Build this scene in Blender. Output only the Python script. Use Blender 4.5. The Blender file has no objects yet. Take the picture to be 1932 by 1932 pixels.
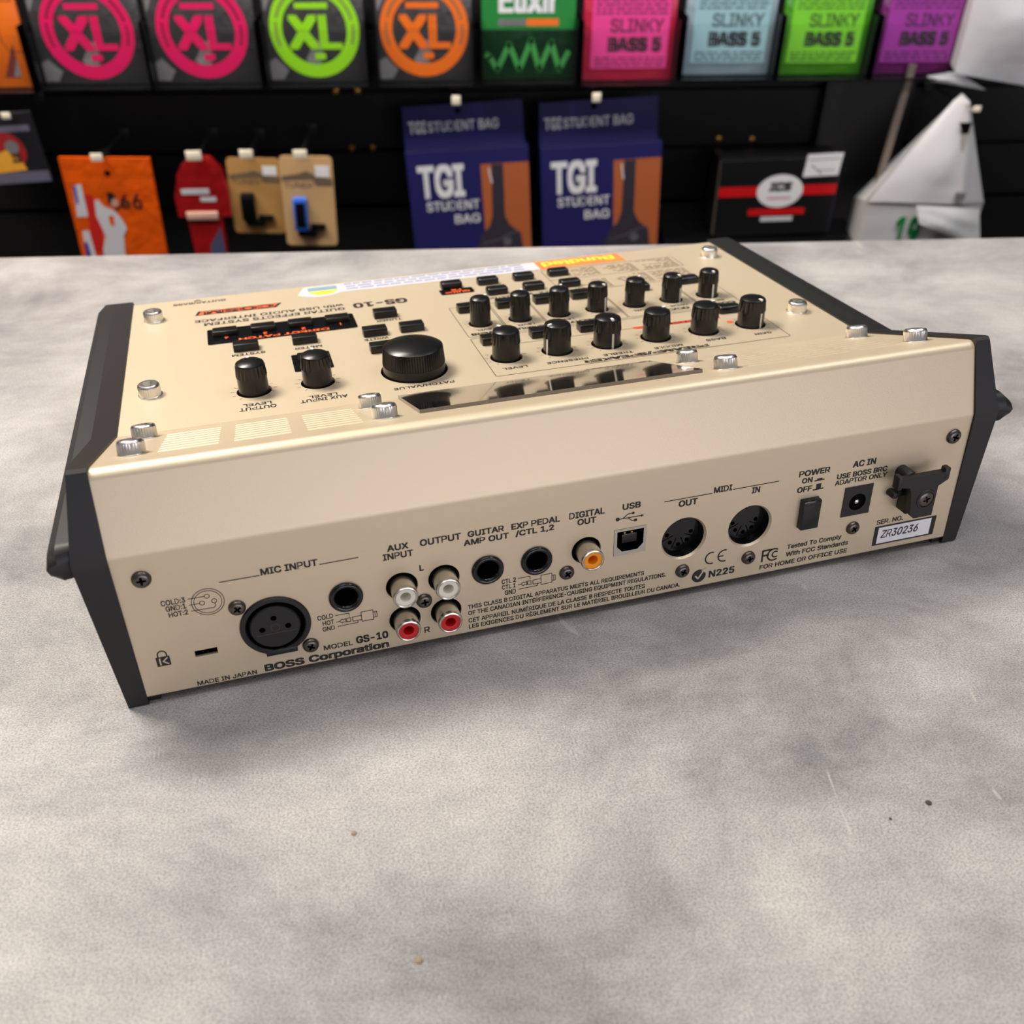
import bpy, bmesh, math, random
from mathutils import Matrix, Vector
from mathutils.geometry import tessellate_polygon

sc = bpy.context.scene
C = sc.collection
R = math.radians
ZC = 0.93                       # height of the counter top

# ------------------------------------------------------------------ camera, world, lights, exposure
cam_d = bpy.data.cameras.new('camera'); cam = bpy.data.objects.new('camera', cam_d); C.objects.link(cam)
right = Vector((0.99736388, -0.0720947, 0.00822449)); up = Vector((0.03709335, 0.60397517, 0.79613948)); fw = Vector((0.06236483, 0.79373569, -0.60505726))
m = Matrix((right, up, -fw)).transposed().to_4x4(); m.translation = Vector((0.09919756, -0.21218461, 1.16371797))
cam.matrix_world = m
cam_d.sensor_width = 36; cam_d.lens = 33.3084; cam_d.clip_start = 0.01
cam_d.dof.use_dof = True; cam_d.dof.focus_distance = 0.335; cam_d.dof.aperture_fstop = 12.5
sc.camera = cam

w = bpy.data.worlds.new('room_light'); sc.world = w; w.use_nodes = True
bg = w.node_tree.nodes['Background']; bg.inputs[0].default_value = (0.96, 0.96, 1.0, 1); bg.inputs[1].default_value = 0.14

def area(name, loc, target, sx, sy, power, col):
    d = bpy.data.lights.new(name, 'AREA'); d.shape = 'RECTANGLE'; d.size = sx; d.size_y = sy; d.energy = power; d.color = col
    o = bpy.data.objects.new(name, d); C.objects.link(o); o.location = loc
    o.rotation_euler = (Vector(target) - Vector(loc)).to_track_quat('-Z', 'Y').to_euler(); return o
area('ceiling_light_main', (-0.60, 0.78, 2.30), (0.05, 0.12, 0.93), 1.0, 0.40, 46, (1.0, 0.925, 0.82))
area('ceiling_light_aisle', (1.15, 0.30, 2.60), (0.5, 0.3, 0.93), 0.9, 0.35, 6, (0.90, 0.94, 1.0))
dl = area('display_fill_light', (0.15, 0.05, 2.6), (0.15, 0.93, 0.95), 2.0, 0.2, 5.5, (1.0, 0.96, 0.92)); dl.data.spread = R(75)  # unseen fill lamp, added to brighten the goods on the wall
area('ceiling_light_shop', (-0.1, -0.75, 2.7), (0.1, 0.2, 0.9), 1.6, 0.5, 2.5, (0.96, 0.97, 1.0))
area('shop_window', (1.5, -3.0, 1.35), (0.15, 0, 1.0), 3.0, 1.3, 31, (0.92, 0.90, 1.0))

sc.view_settings.view_transform = 'Standard'; sc.view_settings.look = 'None'; sc.view_settings.gamma = 1
sc.view_settings.use_curve_mapping = False; sc.view_settings.exposure = 0.45
sc.cycles.use_denoising = True

# ------------------------------------------------------------------ materials
def lin(c):
    return tuple(((v/255)/12.92 if v/255 <= .04045 else ((v/255+.055)/1.055)**2.4) for v in c) + (1,)
MATS = {}
def mat(name, rgb, rough=.5, metal=0, spec=.5, coat=0, bump=None, trans=0, alpha=1):
    if name in MATS: return MATS[name]
    mt = bpy.data.materials.new(name); mt.use_nodes = True; nt = mt.node_tree; b = nt.nodes['Principled BSDF']
    b.inputs['Base Color'].default_value = lin(rgb); b.inputs['Roughness'].default_value = rough; b.inputs['Metallic'].default_value = metal
    b.inputs['Specular IOR Level'].default_value = spec; b.inputs['Coat Weight'].default_value = coat
    b.inputs['Coat Roughness'].default_value = .08
    b.inputs['Transmission Weight'].default_value = trans; b.inputs['Alpha'].default_value = alpha
    if bump:
        sc_, st, ds = bump
        tc = nt.nodes.new('ShaderNodeTexCoord'); n = nt.nodes.new('ShaderNodeTexNoise'); n.inputs['Scale'].default_value = sc_; n.inputs['Detail'].default_value = 3
        bp = nt.nodes.new('ShaderNodeBump'); bp.inputs['Strength'].default_value = st; bp.inputs['Distance'].default_value = ds
        nt.links.new(tc.outputs['Object'], n.inputs['Vector']); nt.links.new(n.outputs['Fac'], bp.inputs['Height']); nt.links.new(bp.outputs['Normal'], b.inputs['Normal'])
    MATS[name] = mt; return mt
gold = mat('champagne_paint', (211, 193, 165), .44, .5, bump=(3200, .16, .0002))
ink = mat('black_ink', (22, 20, 20), .55)
ink_soft = mat('grey_ink', (120, 100, 80), .6)
orange_ink = mat('orange_ink', (226, 92, 42), .5)
red_ink = mat('red_ink', (190, 60, 35), .5)
void = mat('dark_inside', (6, 6, 6), .9, spec=.1)
plastic = mat('black_plastic', (22, 20, 20), .5, spec=.45, bump=(2500, .15, .0002))
knobp = mat('knob_plastic', (14, 14, 15), .3, spec=.45)
gloss = mat('gloss_black', (12, 12, 14), .18)
lcd = mat('display_gloss', (10, 11, 13), .04, coat=1)
lcd_edge = mat('display_edge', (120, 112, 104), .3)
chrome = mat('steel_bolt', (236, 234, 230), .28, 1)
metal = mat('nickel', (205, 200, 190), .24, 1)
dark_metal = mat('dark_screw_steel', (96, 90, 84), .3, .9)
white_p = mat('white_plastic', (228, 222, 205), .4)
red_p = mat('red_plastic', (196, 22, 26), .3)
orange_p = mat('orange_plastic', (245, 150, 10), .3)
pointer = mat('pointer_white', (215, 212, 205), .5)
brass = mat('brass_contact', (215, 165, 80), .3, 1)
label_w = mat('white_label', (232, 230, 230), .5)
# counter laminate
def counter_mat():
    mt = bpy.data.materials.new('concrete_laminate'); mt.use_nodes = True; nt = mt.node_tree; b = nt.nodes['Principled BSDF']; L = nt.links.new
    tc = nt.nodes.new('ShaderNodeTexCoord')
    mp = nt.nodes.new('ShaderNodeMapping'); mp.inputs['Rotation'].default_value = (0, 0, R(-6)); mp.inputs['Scale'].default_value = (1, 1.35, 1); L(tc.outputs['Object'], mp.inputs[0])
    def noise(scale, detail, rough, vec, dist=0):
        n = nt.nodes.new('ShaderNodeTexNoise'); n.inputs['Scale'].default_value = scale; n.inputs['Detail'].default_value = detail; n.inputs['Roughness'].default_value = rough; n.inputs['Distortion'].default_value = dist
        L(vec, n.inputs['Vector']); return n.outputs['Fac']
    def ramp(f, stops):
        r = nt.nodes.new('ShaderNodeValToRGB'); e = r.color_ramp.elements
        while len(e) < len(stops): e.new(.5)
        for i, (p, c) in enumerate(stops): e[i].position = p; e[i].color = c
        L(f, r.inputs[0]); return r.outputs[0]
    def mix(a, bb, f, mode='MIX'):
        x = nt.nodes.new('ShaderNodeMix'); x.data_type = 'RGBA'; x.blend_type = mode
        if isinstance(f, float): x.inputs[0].default_value = f
        else: L(f, x.inputs[0])
        L(a, x.inputs[6]); L(bb, x.inputs[7]); return x.outputs[2]
    big = ramp(noise(9, 9, .70, mp.outputs[0], .3), [(.30, lin((118, 116, 117))), (.46, lin((162, 158, 157))), (.66, lin((198, 193, 189)))])
    mp2 = nt.nodes.new('ShaderNodeMapping'); mp2.inputs['Scale'].default_value = (30, 120, 1); mp2.inputs['Rotation'].default_value = (0, 0, R(-4)); L(tc.outputs['Object'], mp2.inputs[0])
    st = ramp(noise(1.6, 5, .65, mp2.outputs[0]), [(.3, (.88, .88, .88, 1)), (.7, (1, 1, 1, 1))])
    fine = ramp(noise(1500, 2, .6, mp.outputs[0]), [(.34, (.52, .52, .52, 1)), (.6, (1, 1, 1, 1))])
    c = mix(big, st, 1.0, 'MULTIPLY'); c = mix(c, fine, .95, 'MULTIPLY')
    # sparse pale scratches
    mp3 = nt.nodes.new('ShaderNodeMapping'); mp3.inputs['Scale'].default_value = (60, 16, 1); mp3.inputs['Rotation'].default_value = (0, 0, R(32)); L(tc.outputs['Object'], mp3.inputs[0])
    sx = ramp(noise(1.3, 2, .5, mp3.outputs[0], 1.2), [(.735, (0, 0, 0, 1)), (.77, (.3, .3, .3, 1))])
    rgb = nt.nodes.new('ShaderNodeRGB'); rgb.outputs[0].default_value = lin((220, 212, 205))
    c = mix(c, rgb.outputs[0], sx)
    L(c, b.inputs['Base Color']); b.inputs['Roughness'].default_value = .42
    bp = nt.nodes.new('ShaderNodeBump'); bp.inputs['Strength'].default_value = .55; bp.inputs['Distance'].default_value = .0006
    mp4 = nt.nodes.new('ShaderNodeMapping'); mp4.inputs['Scale'].default_value = (1, 1.8, 1); L(tc.outputs['Object'], mp4.inputs[0])
    L(noise(1300, 2, .6, mp4.outputs[0]), bp.inputs['Height']); L(bp.outputs['Normal'], b.inputs['Normal'])
    return mt
laminate = counter_mat()
def plastic_film(name, rgb):
    return mat(name, rgb, .32, coat=.4, bump=(55, .5, .004))

# ------------------------------------------------------------------ geometry builder
_font = {}
FONT = None
try:                                   # the grotesque that ships with Blender; the built-in font serves if it is absent
    import os
    FONT = bpy.data.fonts.load(os.path.join(bpy.utils.system_resource('DATAFILES'), 'fonts', 'Inter.woff2'))
except Exception:
    FONT = None
def _arc(cx, cy, rx, ry, a0, a1, n=10): return [(cx+rx*math.cos(R(a0+(a1-a0)*k/n)), cy+ry*math.sin(R(a0+(a1-a0)*k/n))) for k in range(n+1)]
OWN = {'K': (.66, [[(.1, 0), (.1, .727)], [(.56, .715), (.1, .27)], [(.26, .43), (.58, .01)]]),
       'D': (.74, [[(.1, .03)]+[(.1, .697), (.30, .697)]+_arc(.30, .3635, .335, .3335, 90, -90)+[(.1, .03)]]),
       'P': (.64, [[(.1, 0), (.1, .697), (.36, .697)]+_arc(.36, .505, .192, .192, 90, -90)+[(.1, .313)]]),
       'R': (.66, [[(.1, 0), (.1, .697), (.36, .697)]+_arc(.36, .51, .187, .187, 90, -90)+[(.1, .323)], [(.34, .32), (.55, .01)]]),
       '4': (.66, [[(.44, 0), (.44, .70), (.07, .185), (.59, .185)]])}
def raw(s):
    cu = bpy.data.curves.new('t', 'FONT'); cu.body = s
    if FONT: cu.font = FONT
    cu.resolution_u = 3; cu.fill_mode = 'FRONT'
    o = bpy.data.objects.new('t', cu); me = bpy.data.meshes.new_from_object(o)
    vs = [(v.co.x, v.co.y) for v in me.vertices]; fs = [tuple(p.vertices) for p in me.polygons]
    bpy.data.objects.remove(o); bpy.data.curves.remove(cu); bpy.data.meshes.remove(me)
    return vs, fs
_chr = {}
def one(c):                             # outline of one letter and its advance
    if c in _chr: return _chr[c]
    wid = lambda t: max(v[0] for v in raw(t)[0])
    if FONT and c in OWN:
        kk = max(v[1] for v in raw('H')[0])/.727; adv, paths = OWN[c]; vs = []; fs = []; h = .027
        for P in paths:
            for p, q in zip(P[:-1], P[1:]):
                d = Vector((q[0]-p[0], q[1]-p[1])).normalized(); n = Vector((-d.y, d.x))*h; e = d*(h*.6 if len(P) > 2 else 0); b = len(vs)
                vs += [(p[0]-e.x+n.x, p[1]-e.y+n.y), (p[0]-e.x-n.x, p[1]-e.y-n.y), (q[0]+e.x-n.x, q[1]+e.y-n.y), (q[0]+e.x+n.x, q[1]+e.y+n.y)]; fs.append((b, b+1, b+2, b+3))
        _chr[c] = ([(x*kk, y*kk) for x, y in vs], fs, adv*kk)
    elif c == ' ': _chr[c] = ([], [], .2)
    else: vs, fs = raw(c); _chr[c] = (vs, fs, wid('H'+c+'H')-wid('HH'))
    return _chr[c]
def glyphs(s, bold=0):
    if s not in _font:
        x = 0; V_ = []; F_ = []
        for c in s:
            vs, fs, adv = one(c); b = len(V_); V_ += [(v[0]+x, v[1]) for v in vs]; F_ += [tuple(b+i for i in f) for f in fs]; x += adv
        _font[s] = (V_, F_)
    return _font[s]
def caph(bold):
    return max(v[1] for v in glyphs('H', bold)[0])
class G:
    def __init__(s, M=None): s.v = []; s.f = []; s.fm = []; s.mats = []; s.M = M or Matrix()
    def mi(s, mt):
        if mt not in s.mats: s.mats.append(mt)
        return s.mats.index(mt)
    def add(s, vs, fs, mt, M=None):
        M = M if M is not None else s.M; b = len(s.v); s.v += [M @ Vector(v) for v in vs]; i = s.mi(mt)
        for f in fs: s.f.append(tuple(b+k for k in f)); s.fm.append(i)
    def tess(s, loops, mt, z=0, M=None):
        pts = [Vector((p[0], p[1], 0)) for l in loops for p in l]
        tris = tessellate_polygon([[Vector((p[0], p[1], 0)) for p in l] for l in loops])
        s.add([(p.x, p.y, z) for p in pts], tris, mt, M)
    def prism(s, poly, z0, z1, mt, M=None, side=None, top=True, bottom=True):
        n = len(poly)
        s.add([(*p, z0) for p in poly]+[(*p, z1) for p in poly], [(i, (i+1) % n, n+(i+1) % n, n+i) for i in range(n)], side or mt, M)
        if top: s.tess([poly], mt, z1, M)
        if bottom: s.tess([poly], side or mt, z0, M)
    def box(s, x0, x1, y0, y1, z0, z1, mt, bev=0, M=None, seg=2):
        if bev <= 0:
            s.add([(x0,y0,z0),(x1,y0,z0),(x1,y1,z0),(x0,y1,z0),(x0,y0,z1),(x1,y0,z1),(x1,y1,z1),(x0,y1,z1)],
                  [(0,3,2,1),(4,5,6,7),(0,1,5,4),(1,2,6,5),(2,3,7,6),(3,0,4,7)], mt, M); return
        bm = bmesh.new(); bmesh.ops.create_cube(bm, size=1)
        for v in bm.verts: v.co = Vector(((x0+x1)/2+v.co.x*(x1-x0), (y0+y1)/2+v.co.y*(y1-y0), (z0+z1)/2+v.co.z*(z1-z0)))
        bmesh.ops.bevel(bm, geom=list(bm.edges), offset=bev, segments=seg, affect='EDGES', profile=.5)
        bm.verts.index_update(); s.add([v.co[:] for v in bm.verts], [[v.index for v in f.verts] for f in bm.faces], mt, M); bm.free()
    def lathe(s, prof, n, mt, c=(0, 0), M=None, rib=None):
        vs = []; fs = []
        for r, z in prof:
            for k in range(n):
                a = 2*math.pi*k/n; rr = r
                if rib and rib[0] <= z <= rib[1]: rr = r*(1-(rib[2] if k % 2 else 0))
                vs.append((c[0]+rr*math.cos(a), c[1]+rr*math.sin(a), z))
        for i in range(len(prof)-1):
            for k in range(n):
                k2 = (k+1) % n; fs.append((i*n+k, i*n+k2, (i+1)*n+k2, (i+1)*n+k))
        s.add(vs, fs, mt, M)
    def disc(s, c, r, z, mt, n=32, holes=(), M=None):
        s.tess([circ(c, r, n)]+[list(reversed(h)) for h in holes], mt, z, M)
    def stroke(s, pts, wd, mt, z=.08, closed=False, M=None):
        P = [Vector(p) for p in pts]
        if closed: P.append(P[0])
        for a, b in zip(P[:-1], P[1:]):
            d = b-a
            if d.length < 1e-6: continue
            d.normalize(); n = Vector((-d.y, d.x))*wd/2; e = d*wd*.3
            q = [a-e+n, a-e-n, b+e-n, b+e+n]; s.add([(v.x, v.y, z) for v in q], [(0, 1, 2, 3)], mt, M)
    def text(s, t, x0, y, x1, cap, mt, z=.08, bold=.012, M=None, slant=0):
        vs, fs = glyphs(t, 0)
        bold = max(bold, 0)+.014
        a = min(v[0] for v in vs)-bold; b = max(v[0] for v in vs)+bold; sx = (x1-x0)/(b-a); sy = cap/(caph(0)+2*bold)
        for i, (dx, dy) in enumerate(((0, 0),) if bold < .003 else ((-1, -.7), (1, -.7), (1, .7), (-1, .7))):
            s.add([(x0+(v[0]+dx*bold-a+slant*v[1])*sx, y+(v[1]+dy*bold+bold)*sy, z+.012*i) for v in vs], fs, mt, M)
    def tube(s, pts, r, mt, n=10, M=None):
        vs = []; fs = []; P = [Vector(p) for p in pts]
        for i, p in enumerate(P):
            d = (P[min(i+1, len(P)-1)]-P[max(i-1, 0)]).normalized(); u = d.orthogonal().normalized(); w_ = d.cross(u)
            vs += [p+r*(math.cos(2*math.pi*k/n)*u+math.sin(2*math.pi*k/n)*w_) for k in range(n)]
        for i in range(len(P)-1):
            for k in range(n): fs.append((i*n+k, i*n+(k+1) % n, (i+1)*n+(k+1) % n, (i+1)*n+k))
        fs.append(tuple(range(n))); fs.append(tuple((len(P)-1)*n+k for k in range(n))); s.add([v[:] for v in vs], fs, mt, M)
    def build(s, name, parent=None, smooth=35, origin=None, fix=True):
        me = bpy.data.meshes.new(name); off = Vector(origin) if origin else Vector((0, 0, 0))
        me.from_pydata([tuple(v-off) for v in s.v], [], s.f)
        for mt in s.mats: me.materials.append(mt)
        me.polygons.foreach_set('material_index', s.fm); me.update()
        if fix:
            bm = bmesh.new(); bm.from_mesh(me); bmesh.ops.recalc_face_normals(bm, faces=bm.faces); bm.to_mesh(me); bm.free()
        if smooth: me.shade_smooth(); me.set_sharp_from_angle(angle=R(smooth))
        o = bpy.data.objects.new(name, me); C.objects.link(o); o.location = off
        if parent: o.parent = parent
        return o
def circ(c, r, n=32, a0=0): return [(c[0]+r*math.cos(a0+2*math.pi*k/n), c[1]+r*math.sin(a0+2*math.pi*k/n)) for k in range(n)]
def rect(x0, x1, y0, y1): return [(x0, y0), (x1, y0), (x1, y1), (x0, y1)]
def rrect(x0, x1, y0, y1, r, n=5):
    o = []
    for cx, cy, a in ((x1-r, y1-r, 0), (x0+r, y1-r, 90), (x0+r, y0+r, 180), (x1-r, y0+r, 270)):
        o += [(cx+r*math.cos(R(a+90*k/n)), cy+r*math.sin(R(a+90*k/n))) for k in range(n+1)]
    return o
def thing(name, label, cat, loc=(0, 0, 0), rot=(0, 0, 0), group=None):
    o = bpy.data.objects.new(name, None); o.empty_display_size = .02; C.objects.link(o); o.location = loc; o.rotation_euler = rot
    return tag(o, label, cat, group)
def tag(o, label, cat, group=None):
    o['label'] = label; o['category'] = cat
    if group: o['group'] = group
    return o
def struct(o): o['kind'] = 'structure'; return o

# ------------------------------------------------------------------ room shell
black_wall = mat('black_slatwall', (16, 15, 16), .55, spec=.3)
g = G(); g.box(-3, 3.4, -2.6, .97, -.05, 0, mat('dark_shop_floor', (70, 64, 60), .6)); struct(g.build('floor', smooth=0))
g = G()
YW = .93
grooves = [.31, .5, .62, .70, .765, .8305, .896, .96, 1.03, 1.1, 1.2, 1.3, 1.45, 1.6, 1.8, 2.0, 2.3]
zs = 0
for z in grooves+[2.7]:
    g.box(-3, 3.4, YW, YW+.012, zs+.003, z-.003, black_wall)
    zs = z
g.box(-3, 3.4, YW+.012, YW+.04, 0, 2.7, black_wall)
for x, z in ((-.002, .833), (.022, .833), (.43, .838), (-.014, .895), (.01, .895), (.47, .837)):
    g.lathe([(.004, 0), (.0035, -.002), (0, -.0025)], 12, brass, (x, 0), Matrix(((1, 0, 0, 0), (0, 0, 1, YW), (0, 1, 0, z), (0, 0, 0, 1))))
struct(g.build('wall_back', smooth=0))

# ------------------------------------------------------------------ counter
ct = thing('shop_counter', 'pale grey concrete-look shop counter under the gold effects unit', 'counter', (.2, -.1, 0))
g = G(); g.box(-1.5, 1.7, -.52, .4772, ZC-.04, ZC, laminate, .0025, seg=3); g.build('countertop', ct)
g = G(); g.box(-1.45, 1.65, -.45, .40, 0, ZC-.04, mat('counter_base', (60, 56, 54), .6)); g.build('base_cabinet', ct)

# ------------------------------------------------------------------ effects unit
dev = thing('effects_unit', 'champagne gold desktop guitar effects unit with black end caps on the counter, rear sockets facing', 'audio equipment', (0, 0, ZC), (0, 0, R(12.42)))
W = 297.0
V = {'T': (219.48, 40.01), 'F': (77.55, 53.45), 'R': (16.54, 80.16), 'L': (5.89, 55.75), 'B': (0, 3.0)}
def seg(a, b):
    a, b = Vector(V[a]), Vector(V[b]); e = (b-a).normalized(); k = .001
    return Matrix(((k, 0, 0, 0), (0, k*e[0], -k*e[1], k*a[0]), (0, k*e[1], k*e[0], k*a[1]), (0, 0, 0, 1)))
LOW, UPP, STR, TOP = seg('B', 'L'), seg('L', 'R'), seg('R', 'F'), seg('F', 'T')
MM = Matrix.Scale(.001, 4)

A_KNOBS = [(48.4, 24.1, 95), (72.6, 24.2, 95), (148.5, 24.1, 115), (170.3, 24.1, 205), (192.1, 24.1, -86), (214.2, 24.2, 28), (236.4, 24.3, 20), (258.7, 24.6, -72)]
B_KNOBS = [(148.4, 64.1, 28), (166.6, 64.1, 62), (184.8, 64.1, 60), (203.0, 64.1, -58), (221.3, 64.2, 40), (239.6, 64.4, -55), (258.2, 64.8, -85)]
RCA = [(84.35, 24.6), (84.3, 11.1), (98.4, 24.6), (98.35, 11.1), (148.2, 25.2)]
JACK = [(66.1, 24.6), (113.3, 24.9), (130.35, 24.9)]
DIN = [(184.8, 22.4), (210.5, 22.4)]
XLR = (43.0, 18.6)

# chassis profile
def fillet(pts, rad):
    out = []; n = len(pts)
    for i in range(n):
        p = Vector(pts[i]); a = Vector(pts[i-1]); b = Vector(pts[(i+1) % n]); r = rad[i]
        if r <= 0: out.append([p]); continue
        u = (a-p).normalized(); v = (b-p).normalized(); ang = u.angle(v); t = r/math.tan(ang/2); bis = (u+v).normalized(); c = p+bis*(r/math.sin(ang/2))
        p0 = p+u*t; p1 = p+v*t; a0 = (p0-c); arc = []
        for k in range(9):
            q = p0.lerp(p1, k/8)-c; arc.append(c+q.normalized()*r)
        out.append(arc)
    return out
ch = G(MM)
prof = [V['B'], V['L'], V['R'], V['F'], V['T'], (217.0, 6.0)]
arcs = fillet(prof, [.6, 6, 3.4, .8, 2.5, 1])
def strip(pts):
    vs = [(0, p[0], p[1]) for p in pts]+[(W, p[0], p[1]) for p in pts]; n = len(pts)
    ch.add(vs, [(i, i+1, n+i+1, n+i) for i in range(n-1)], gold)
for a in arcs: strip(a)
nA = len(arcs)
for i in range(nA):
    if i in (0, 3): continue             # low (B-L) and top (F-T) carry the openings
    strip([arcs[i][-1], arcs[(i+1) % nA][0]])
def sOf(p, a): return (Vector(p)-Vector(V[a])).length
lowholes = [circ(XLR, 10.6)]+[circ(c, 4.9, 24) for c in JACK]+[circ(c, 5.3, 32) for c in RCA]+[circ(c, 8.65, 40) for c in DIN]
lowholes += [rect(158.2, 170.2, 20.5, 31.2), rect(229.9, 237.3, 17.8, 29.9), rect(17.15, 24.1, 12.2, 14.6), circ((253.9, 24.4), 3.4, 28)]
ch.tess([rect(0, W, sOf(arcs[0][-1], 'B'), sOf(arcs[1][0], 'B'))]+[list(reversed(h)) for h in lowholes], gold, 0, LOW)
for c in DIN: ch.lathe([(8.65, 0), (8.5, -.25), (8.0, -.9), (7.95, -1.6)], 40, gold, c, LOW)
for x0, x1, y0, y1 in ((17.15, 24.1, 12.2, 14.6), (229.9, 237.3, 17.8, 29.9), (158.2, 170.2, 20.5, 31.2)):
    q = rect(x0, x1, y0, y1)
    ch.add([(*p, 0) for p in q]+[(*p, -1.0) for p in q], [(i, (i+1) % 4, 4+(i+1) % 4, 4+i) for i in range(4)], gold, LOW)
topholes = [circ((x, s), 6.6, 32) for x, s, a in A_KNOBS]+[circ((x, s), 5.4, 32) for x, s, a in B_KNOBS]+[circ((110.5, 23.8), 13.3, 48)]
ch.tess([rect(0, W, sOf(arcs[3][-1], 'F'), sOf(arcs[4][0], 'F'))]+[list(reversed(h)) for h in topholes], gold, 0, TOP)
for h in topholes+lowholes[:9]:
    n = len(h); M_ = TOP if h in topholes else LOW
    ch.add([(*p, 0) for p in h]+[(*p, -1.2) for p in h], [(i, (i+1) % n, n+(i+1) % n, n+i) for i in range(n)], gold, M_)
ch.tess([rect(2, W-2, 3, 136)], void, -3.5, TOP); ch.tess([rect(2, W-2, 2, 50)], void, -9, LOW)  # black sheets added inside, their colour stands in for shade behind the openings
# louvred grilles pressed into the display slope
for a, b in ((17.8, 36.0), (40.4, 58.2), (62.9, 80.7)):
    for m_ in (0, 1):
        x0, x1 = (a, b) if not m_ else (W-b, W-a)
        for k in range(8):
            s0 = 15.5+k*5.2
            ch.add([(x0, s0, 0), (x1, s0, 0), (x1-.4, s0+.5, .26), (x0+.4, s0+.5, .26), (x0, s0+1.0, 0), (x1, s0+1.0, 0)], [(0, 1, 2, 3), (3, 2, 5, 4), (0, 3, 4), (1, 5, 2)], gold, STR)
# --- printing on the rear
LT = [('MIC INPUT', 41.45, 38.26, 58.92, 2.52), ('COLD:3', 11.12, 33.54, 18.2, 1.96), ('GND:1', 12.08, 31.29, 18.05, 1.93), ('HOT:2', 12.52, 28.96, 18.22, 1.89),
 ('COLD', 56.13, 17.24, 61.17, 1.83), ('HOT', 57.52, 14.82, 61.22, 1.84), ('GND', 57.23, 12.52, 61.2, 1.76), ('MODEL', 56.66, 4.85, 66.19, 1.93), ('GS-10', 67.35, 4.88, 78.15, 3.07),
 ('BOSS Corporation', 37.02, 1.02, 78.07, 2.86), ('MADE IN JAPAN', 15.68, 0.85, 34.42, 1.71), ('AUX', 80.82, 38.68, 87.71, 2.35), ('INPUT', 79.2, 35.56, 89.02, 2.45),
 ('OUTPUT', 91.4, 38.55, 104.95, 2.51), ('GUITAR', 107.16, 38.75, 119.36, 2.29), ('AMP OUT', 105.69, 35.7, 120.96, 2.25), ('EXP PEDAL', 121.88, 38.63, 138.67, 2.33),
 ('/CTL 1,2', 123.23, 35.78, 136.6, 2.2), ('DIGITAL', 141.9, 38.64, 154.52, 2.47), ('OUT', 144.84, 35.73, 151.53, 2.4), ('USB', 160.92, 38.62, 167.5, 2.4), ('L', 90.59, 29.2, 92.0, 2.34),
 ('R', 90.38, 3.8, 92.26, 2.47), ('CTL 2', 117.94, 17.73, 122.99, 1.86), ('CTL 1', 117.99, 15.49, 122.82, 1.74), ('GND', 118.97, 12.96, 122.88, 1.96),
 ('THIS CLASS B DIGITAL APPARATUS MEETS ALL REQUIREMENTS', 105.81, 10.12, 170.19, 1.75), ('OF THE CANADIAN INTERFERENCE-CAUSING EQUIPMENT REGULATIONS.', 105.8, 7.52, 178.8, 1.8),
 ('CET APPAREIL NUM\u00c9RIQUE DE LA CLASSE B RESPECTE TOUTES', 105.77, 4.38, 170.88, 1.8), ('LES EXIGENCES DU R\u00c8GLEMENT SUR LE MAT\u00c9RIEL BROUILLEUR DU CANADA.', 105.81, 1.82, 184.66, 1.8),
 ('MIDI', 194.71, 38.88, 201.66, 2.42), ('OUT', 181.66, 35.83, 188.79, 2.5), ('IN', 209.57, 36.06, 212.72, 2.46), ('N225', 195.95, 3.18, 206.27, 3.0), ('Tested To Comply', 227.16, 9.06, 249.99, 1.95),
 ('With FCC Standards', 227.13, 5.74, 253.45, 2.0), ('FOR HOME OR OFFICE USE', 216.76, 2.15, 253.56, 1.95), ('POWER', 227.7, 39.17, 240.04, 2.39), ('ON', 229.25, 36.34, 233.48, 2.14),
 ('OFF', 227.8, 32.72, 233.72, 2.3), ('AC IN', 249.37, 39.28, 258.77, 2.6), ('USE BOSS BRC', 243.53, 35.46, 264.32, 2.16), ('ADAPTOR ONLY', 243.14, 32.97, 264.64, 2.04), ('SER. NO.', 264.54, 12.16, 276.06, 2.0)]
for t in LT: ch.text(*t, ink, M=LOW, bold=.022 if t[0].startswith('BOSS') or t[0] == 'GS-10' else (.014 if t[4] > 2.1 else .006))
def ls(pts, wd=.22, closed=False, M=LOW, mt=ink): ch.stroke(pts, wd, mt, closed=closed, M=M)
for a, b in (((29.09, 38.5), (41.0, 38.45)), ((59.5, 38.55), (71.5, 38.6)), ((176.3, 39.0), (194.1, 39.05)), ((202.2, 39.1), (219.8, 39.2))): ls([a, b], .3)
ls(circ((24.55, 32.25), 4.85, 32), .22, True); ls(circ((24.55, 32.25), 4.1, 32), .2, True)
for c in ((24.6, 34.37), (22.8, 32.16), (26.4, 32.2)): ls(circ(c, .75, 14), .2, True)
ls([(19.0, 34.5), (23.9, 34.42)]); ls([(18.95, 32.24), (22.1, 32.2)]); ls([(19.2, 29.95), (26.0, 29.75), (26.5, 30.3), (26.5, 31.4)])
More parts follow.
